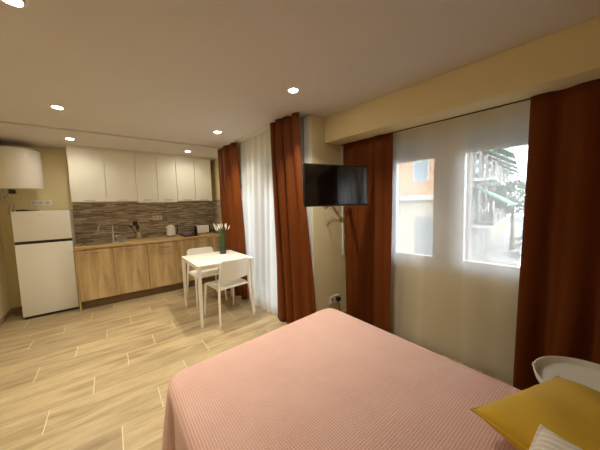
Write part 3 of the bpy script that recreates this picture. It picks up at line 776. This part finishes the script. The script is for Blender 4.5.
def pillow(name, label, loc, rot, w, d, h, m, cat='cushion', pinch=.05, stripe=None, piping=True, seed=1):
    t = thing(name, label, cat, loc); t.rotation_euler = rot
    n = 30; rnd = random.Random(seed); bm = B(); g = {}
    def P(u, v, s):
        # edges bow inward between the corners
        x = u * w / 2 * (1 - pinch * (1 - v * v) * abs(u) ** 3); y = v * d / 2 * (1 - pinch * (1 - u * u) * abs(v) ** 3)
        e = max(0, (1 - abs(u) ** 2.6)) ** .55 * max(0, (1 - abs(v) ** 2.6)) ** .55
        z = s * h / 2 * e
        z += .006 * math.sin(7 * u + seed) * math.sin(5 * v + 2 * seed) * e
        # crease wrinkles near the edges
        z += s * .004 * math.sin(22 * v + 3 * u) * (abs(u) ** 6) * e ** .5 + s * .004 * math.sin(20 * u - 2 * v) * (abs(v) ** 6) * e ** .5
        return (x, y, z)
    for s in (1, -1):
        for i in range(n + 1):
            for j in range(n + 1):
                u, v = math.sin((i / n - .5) * PI), math.sin((j / n - .5) * PI)
                u = .5 * u + .5 * (i / n * 2 - 1); v = .5 * v + .5 * (j / n * 2 - 1)
                edge = i in (0, n) or j in (0, n)
                if s == -1 and edge: g[s, i, j] = g[1, i, j]
                else: g[s, i, j] = bm.verts.new(P(u, v, s))
        for i in range(n):
            for j in range(n):
                q = [g[s, i, j], g[s, i + 1, j], g[s, i + 1, j + 1], g[s, i, j + 1]]
                bm.faces.new(q if s == 1 else q[::-1])
    link('cover', bm, m, t, True)
    if piping:
        pts = []
        for a, b in (((-1, -1), (1, -1)), ((1, -1), (1, 1)), ((1, 1), (-1, 1)), ((-1, 1), (-1, -1))):
            for k in range(14): q = k / 14; pts.append(P(a[0] + (b[0] - a[0]) * q, a[1] + (b[1] - a[1]) * q, 0))
        pts.append(pts[0]); link('piping', tube(B(), pts, .005, 6, False), m, t, 'auto')
    return t
pillow('cushion', 'mustard yellow velvet cushion lying on the pink bedspread', (1.20, -.005, .612), (math.radians(0), math.radians(-2), math.radians(-21)), .50, .50, .20, M['mustard'], pinch=.08)
M['stripe'] = None
def stripe_mat():
    m, nt, out = newmat('cream_pleated_cotton'); p = nd(nt, 'ShaderNodeBsdfPrincipled', Roughness=.85)
    tc = nd(nt, 'ShaderNodeTexCoord'); sp = nd(nt, 'ShaderNodeSeparateXYZ'); nt.links.new(tc.outputs['Object'], sp.inputs[0])
    s = math_(nt, 'SINE', math_(nt, 'MULTIPLY', sp.outputs['X'], 2 * PI / .022))
    f = math_(nt, 'ADD', math_(nt, 'MULTIPLY', s, .5), .5)
    c = mixc(nt, f, (.78, .70, .60), (.88, .85, .78)); nt.links.new(c, p.inputs['Base Color'])
    bp = nd(nt, 'ShaderNodeBump', Strength=.8, Distance=.006); nt.links.new(f, bp.inputs['Height']); nt.links.new(bp.outputs[0], p.inputs['Normal'])
    nt.links.new(p.outputs[0], out.inputs[0]); return m
pillow('cushion', 'small cream striped cushion leaning on the mustard cushion, at the picture edge', (.87, -.02, .622), (math.radians(5), math.radians(-15), math.radians(-8)), .34, .34, .15, stripe_mat(), 'cushion', .05, None, True, 4)

# side table
t = thing('side_table', 'round pale metal tray table between the bed and the dark curtain', 'side table', (1.79, .02, 0))
link('tray', lathe(B(), [(0, .478), (.205, .478), (.222, .484), (.230, .515), (.236, .515), (.236, .511), (.227, .478), (.208, .471), (0, .471)], 64), M['tray'], t, 'auto')
for k in range(3):
    a = math.radians(30 + 120 * k)
    link('leg', tube(B(), [(.215 * math.cos(a), .215 * math.sin(a), 0), (.20 * math.cos(a), .20 * math.sin(a), .47)], .008, 10), M['tray'], t, 'auto')
bm = B(); pts = [(.212 * math.cos(2 * PI * k / 40), .212 * math.sin(2 * PI * k / 40), .02) for k in range(41)]; tube(bm, pts, .006, 8, False); link('foot_ring', bm, M['tray'], t, 'auto')
a = math.radians(97); link('rim_knob', tube(B(), [(.233 * math.cos(a), .233 * math.sin(a), .51), (.233 * math.cos(a), .233 * math.sin(a), .527)], [.007, .006], 10), M['plastic'], t, 'auto')

# ------------------------------------------------------------ ceiling lamps
def lamp(x, y, z, label, power, spread=114, light=True):
    t = thing('ceiling_spotlight', label, 'ceiling light', (x, y, z), 0, 'recessed ceiling spotlights')
    link('rim', lathe(B(), [(.036, -.0005), (.047, -.0005), (.045, -.006), (.037, -.008), (.036, -.0005)], 32), M['plastic'], t, 'auto')
    link('lens', lathe(B(), [(0, -.0015), (.0355, -.0015), (.0355, -.005), (.028, -.008), (0, -.009)], 28), M['lens'], t, 'auto')
    l = bpy.data.lights.new('spot_bulb', 'AREA'); l.shape = 'DISK'; l.size = .066; l.energy = power; l.color = (1., .925, .75); l.spread = math.radians(spread)
    o = bpy.data.objects.new('spot_bulb', l); COL.objects.link(o); o.parent = t; o.location = (0, 0, -.0105)
    return t
P1 = 9.3
lamp(-.285, 1.72, ZC, 'recessed spotlight at the top left corner of the picture, glowing', P1)
lamp(-.317, 3.21, ZC, 'recessed spotlight in the main ceiling, in front of the fridge', P1)
lamp(1.285, 1.72, ZC, 'recessed spotlight in the main ceiling, nearest the television', P1)
lamp(1.16, 3.19, ZC, 'recessed spotlight in the main ceiling, above the dining table', P1)
lamp(-.345, 4.40, ZS, 'recessed spotlight in the dropped ceiling, above the leftmost wall cabinet', P1 * .2, 150)
lamp(1.09, 4.42, ZS, 'recessed spotlight in the dropped ceiling, above the rightmost wall cabinet', P1 * .2, 150)

# ------------------------------------------------------------ outside
GZ = -3.3
s = struct('street', box(B(), -20, 90, -40, 70, GZ - .2, GZ), M['asphalt'])
def pane_ray(az):  return math.tan(math.radians(90 - az))
def house(name, label, p0, p1, depth, z1, m, rows, wins, extra=None, band=None, group='houses across the street', side=1, foot=None):
    p0, p1 = Vector(p0), Vector(p1); dx = p1 - p0; L = dx.length; ang = math.atan2(dx.y, dx.x)
    t = thing(name, label, 'building', (p0.x, p0.y, GZ), ang, group)     # local x along the facade, +y away from us when side=1
    s = side
    def bx(x0, x1, d0, d1, z0, z1, bm=None, bev=0):
        bm = bm or B(); ya, yb = sorted((s * d0, s * d1)); box(bm, x0, x1, ya, yb, z0, z1, bev); return bm
    link('walls', prism(B(), foot, 0, z1 - GZ) if foot else bx(0, L, 0, depth, 0, z1 - GZ), m, t)
    link('roof_parapet', prism(B(), foot, z1 - GZ, z1 - GZ + .3) if foot else bx(-.1, L + .1, -.15, depth, z1 - GZ, z1 - GZ + .3), M['white_f'], t)
    for z0, z2 in rows:
        for a, b in wins:
            f = link('window', bx(a, b, -.05, .0, z0 - GZ, z2 - GZ), M['white_f'], t)
            link('pane', bx(a + .08, b - .08, -.06, -.05, z0 - GZ + .08, z2 - GZ - .08), M['pane_f'], f)
    if extra: extra(t, bx, L)
    return t
# house opposite: frontal facade at x = 14
def ex_a(t, bx, L):
    link('string_course', bx(0, L, -.25, 0, 1.50 - GZ, 1.78 - GZ), M['white_f'], t)
    link('garage_door', bx(L - 1.85, L - .75, -.07, 0, 0, 3.85), M['door_f'], t)
    link('plinth', bx(0, L, -.04, 0, 0, 4.80), M['cream_f'], t)
    for x0 in (L - 4.7, L - 10.9, L - 15.4):
        b = link('balcony', bx(x0, x0 + 2.0, -1.0, 0, 1.78 - GZ, 1.95 - GZ), M['white_f'], t)
        bm = B()
        for k in range(15): bx(x0 + .02 + k * .138, x0 + .045 + k * .138, -.98, -.955, 1.95 - GZ, 2.85 - GZ, bm)
        bx(x0, x0 + 2.0, -.99, -.94, 2.85 - GZ, 2.9 - GZ, bm)
        link('railing', bm, M['iron'], b)
        link('balcony_door', bx(x0 + .5, x0 + 1.5, -.06, 0, 1.98 - GZ, 4.0 - GZ), M['pane_f'], t)
house('apartment_house', 'orange-rendered house seen through the left window pane, cream below', (14., 30.), (14., 5.4), 10, 9.0, M['orange_f'], [(2.55, 3.75), (5.6, 6.9)],
      [(17.05, 17.95), (22.6, 23.5), (11.8, 12.8), (6.5, 7.5), (3.5, 4.5)], ex_a, None, 'houses across the street', 1, [(0, 0), (24.6, 0), (24.6, 1.2), (15, .9), (15, 10), (0, 10)])
d2 = Vector((39., 7.0)).normalized()
p0 = Vector((16.9, 5.5))
def ex_c(xs, k0):
    def f(t, bx, L):
        k = k0
        for zf in (-.3, 2.6, 5.5):
            for x0 in xs:
                b = link('balcony', bx(x0, x0 + 2.6, -1.1, 0, zf - GZ, zf + .18 - GZ), M['white_f'], t)
                link('railing', bx(x0, x0 + 2.6, -1.1, -1.05, zf + .18 - GZ, zf + 1.05 - GZ), M['stone_f'], b)
                if zf > 5: continue
                bm = B(); z2 = zf + 2.55 - GZ; ya = -.02; yb = -1.9
                v = [bm.verts.new(p) for p in ((x0, ya, z2), (x0 + 2.6, ya, z2), (x0 + 2.6, yb, z2 - 1.2), (x0, yb, z2 - 1.2), (x0, ya, z2 + .05), (x0 + 2.6, ya, z2 + .05), (x0 + 2.6, yb, z2 - 1.15), (x0, yb, z2 - 1.15))]
                for q in ((3, 2, 1, 0), (4, 5, 6, 7), (0, 1, 5, 4), (1, 2, 6, 5), (2, 3, 7, 6), (3, 0, 4, 7)): bm.faces.new([v[i] for i in q])
                link('awning', bm, M['awning'] if k % 4 != 1 else M['awning_w'], b); k += 1
    return f
house('apartment_house', 'pale balconied house with green awnings, nearest in the right pane', p0, p0 + d2 * 12, 9, 10.5, M['stone_f'], [(-2.6, -1.0), (.2, 2.0), (3.1, 4.9), (6.0, 7.8)], [(1.6, 2.9), (5.6, 6.8), (9.2, 10.4)], ex_c((1.0, 5.0, 8.8), 0))
house('apartment_house', 'cream house beyond the green awnings further down the street', p0 + d2 * 12.2, p0 + d2 * 26, 9, 9.3, M['cream_f'], [(.2, 2.0), (3.1, 4.9), (6.0, 7.8)], [(1.6, 2.9), (6, 7.2), (10.5, 11.8)], ex_c((1.0, 5.5, 10.), 1))
house('apartment_house', 'small pinkish house farthest down the street', p0 + d2 * 26.2, p0 + d2 * 42, 9, 7.5, M['orange_f'], [(.2, 2.0), (3.1, 4.9)], [(2, 3.2), (8, 9.2), (12.5, 13.7)], ex_c((1.4, 7.5), 2))
# kerb
k_ = struct('pavement', prism(B(), [tuple(p0 + Vector((.2, -2.2))), tuple(p0 + d2 * 45 + Vector((.2, -2.2))), tuple(p0 + d2 * 45), tuple(p0)], GZ, GZ + .14), M['kerb'])
# tree
t = thing('street_tree', 'leafy green tree at the kerb seen through the right pane', 'tree', (28.9, 5.95, GZ))
link('trunk', tube(B(), [(0, 0, 0), (.05, 0, 1.5), (0, .05, 3.6), (.1, 0, 5.0)], [.20, .15, .12, .07], 10), M['bark'], t, 'auto')
bm = B(); rnd = random.Random(5)
for i in range(2600):
    a = rnd.uniform(0, 2 * PI); ph = math.acos(rnd.uniform(-1, 1)); r = rnd.uniform(.55, 1.0) ** .5
    c0 = Vector((1.6 * r * math.sin(ph) * math.cos(a), 1.6 * r * math.sin(ph) * math.sin(a), 4.9 + 1.5 * r * math.cos(ph)))
    n_ = Vector((rnd.gauss(0, 1), rnd.gauss(0, 1), rnd.gauss(0, 1))).normalized(); u_ = n_.orthogonal().normalized() * rnd.uniform(.07, .15); w_ = n_.cross(u_)
    q = [bm.verts.new(c0 + p) for p in (-u_, w_ * .6, u_, -w_ * .6)]; bm.faces.new(q)
link('foliage', bm, M['leaf'], t)
# cars
def car(label, loc, rz, m, first=None):
    t = thing('parked_car', label, 'car', loc, rz, 'cars parked along the street')
    prof = [(-2.05, .35), (-2.1, .62), (-1.95, .86), (-1.35, .93), (-.75, 1.40), (.65, 1.43), (1.45, .97), (2.0, .90), (2.1, .62), (2.05, .32)]
    bm = B(); a = [bm.verts.new((x, -.84 + (.12 if z > 1.2 else 0), z)) for x, z in prof]; b = [bm.verts.new((x, .84 - (.12 if z > 1.2 else 0), z)) for x, z in prof]
    bm.faces.new(a); bm.faces.new(b[::-1]); n = len(prof)
    for i in range(n): bm.faces.new((a[i], b[i], b[(i + 1) % n], a[(i + 1) % n]))
    bmesh.ops.bevel(bm, geom=bm.edges[:], offset=.05, segments=2, affect='EDGES')
    link('body', bm, m, t, 'auto')
    bm = B()
    for s in (-1, 1): box(bm, -.75, .75, s * .775 - .025, s * .775 + .025, 1.0, 1.33)
    link('side_windows', bm, M['pane_f'], t)
    for x0, x1, z0, z1 in ((-1.33, -.80, .98, 1.37), (1.43, .73, 1.01, 1.40)):
        bm = B(); off = .02; v = [bm.verts.new(p) for p in ((x0, -.68, z0), (x0, .68, z0), (x1, .64, z1), (x1, -.64, z1), (x0 + (off if x0 > 0 else -off), -.68, z0 + off), (x0 + (off if x0 > 0 else -off), .68, z0 + off), (x1 + (off if x0 > 0 else -off), .64, z1 + off), (x1 + (off if x0 > 0 else -off), -.64, z1 + off))]
        for q in ((3, 2, 1, 0), (4, 5, 6, 7), (0, 1, 5, 4), (1, 2, 6, 5), (2, 3, 7, 6), (3, 0, 4, 7)): bm.faces.new([v[i] for i in q])
        link('windscreen', bm, M['pane_f'], t)
    for x in (-1.3, 1.3):
        for s in (-1, 1):
            bm = B(); tube(bm, [(x, s * .70, .32), (x, s * .87, .32)], .32, 20); link('wheel', bm, M['dark'], t, 'auto')
    return t
az = math.atan2(d2.y, d2.x)
n2 = Vector((d2.y, -d2.x))
for i, (along, lat, m, lb) in enumerate(((3.2, 3.1, 'carw', 'white car parked nearest at the kerb below the awnings'), (9.2, 3.1, 'cars', 'silver car parked second along the kerb'), (14.6, 3.2, 'carw', 'white car parked beyond the silver one'), (20.5, 3.1, 'carb', 'dark blue car parked far down the kerb'))):
    p = p0 + d2 * along + n2 * lat; car(lb, (p.x, p.y, GZ), az, M[m])
car('pale car parked in front of the garage door across the street', (12.2, 7.4, GZ), math.radians(92), M['carw'])
# balcony
bo = struct('balcony', boxb(boxb(B(), XB + .21, XB + 1.15, 2.40, 4.6, -.2, -.02), XB + 1.05, XB + 1.15, 2.40, 4.6, -.02, .12), M['tile_b'])
bm = B()
for k in range(20): boxb(bm, XB + 1.09, XB + 1.11, 2.42 + k * .112, 2.44 + k * .112, .12, 1.0)
boxb(bm, XB + 1.07, XB + 1.13, 2.40, 4.6, 1.0, 1.04)
rl = link('railing', bm, M['iron'], bo)

# ------------------------------------------------------------ light and camera
wd = bpy.data.worlds.new('sky'); scn.world = wd; wd.use_nodes = True
nt = wd.node_tree; nt.nodes.clear(); o = nt.nodes.new('ShaderNodeOutputWorld'); bg = nt.nodes.new('ShaderNodeBackground')
sk = nt.nodes.new('ShaderNodeTexSky'); sk.sky_type = 'NISHITA'; sk.sun_disc = False; sk.sun_elevation = math.radians(50); sk.sun_rotation = math.radians(200); sk.dust_density = 3.; sk.air_density = 1.
mx = nt.nodes.new('ShaderNodeMix'); mx.data_type = 'RGBA'; mx.inputs[0].default_value = .75; mx.inputs[7].default_value = (.98, 1.02, 1.08, 1)
ml = nt.nodes.new('ShaderNodeMix'); ml.data_type = 'RGBA'; ml.blend_type = 'MULTIPLY'; ml.inputs[0].default_value = 1; ml.inputs[7].default_value = (.12, .12, .12, 1)
nt.links.new(sk.outputs[0], ml.inputs[6]); nt.links.new(ml.outputs[2], mx.inputs[6]); nt.links.new(mx.outputs[2], bg.inputs[0]); nt.links.new(bg.outputs[0], o.inputs[0])
bg.inputs[1].default_value = 8.5

cd_ = bpy.data.cameras.new('camera'); co = bpy.data.objects.new('camera', cd_); COL.objects.link(co); scn.camera = co
cd_.sensor_width = 36; cd_.sensor_fit = 'HORIZONTAL'; cd_.lens = 246.8 / 600 * 36; cd_.clip_start = .02; cd_.clip_end = 300
r_ = Vector((.79208944, -.609801, -.02714894)); u_ = Vector((.07003401, .04660618, .99645527)); f_ = Vector((.60637411, .79118304, -.07962308))
co.matrix_world = Matrix(((r_.x, u_.x, -f_.x, 0), (r_.y, u_.y, -f_.y, 0), (r_.z, u_.z, -f_.z, 1.41), (0, 0, 0, 1)))

vs = scn.view_settings; vs.view_transform = 'Standard'; vs.look = 'None'; vs.gamma = 1; vs.use_curve_mapping = False; vs.exposure = .32
c = scn.cycles; c.use_denoising = True; c.max_bounces = 10; c.diffuse_bounces = 6; c.transparent_max_bounces = 24; c.sample_clamp_indirect = 6
try: c.denoiser = 'OPENIMAGEDENOISE'
except Exception: pass
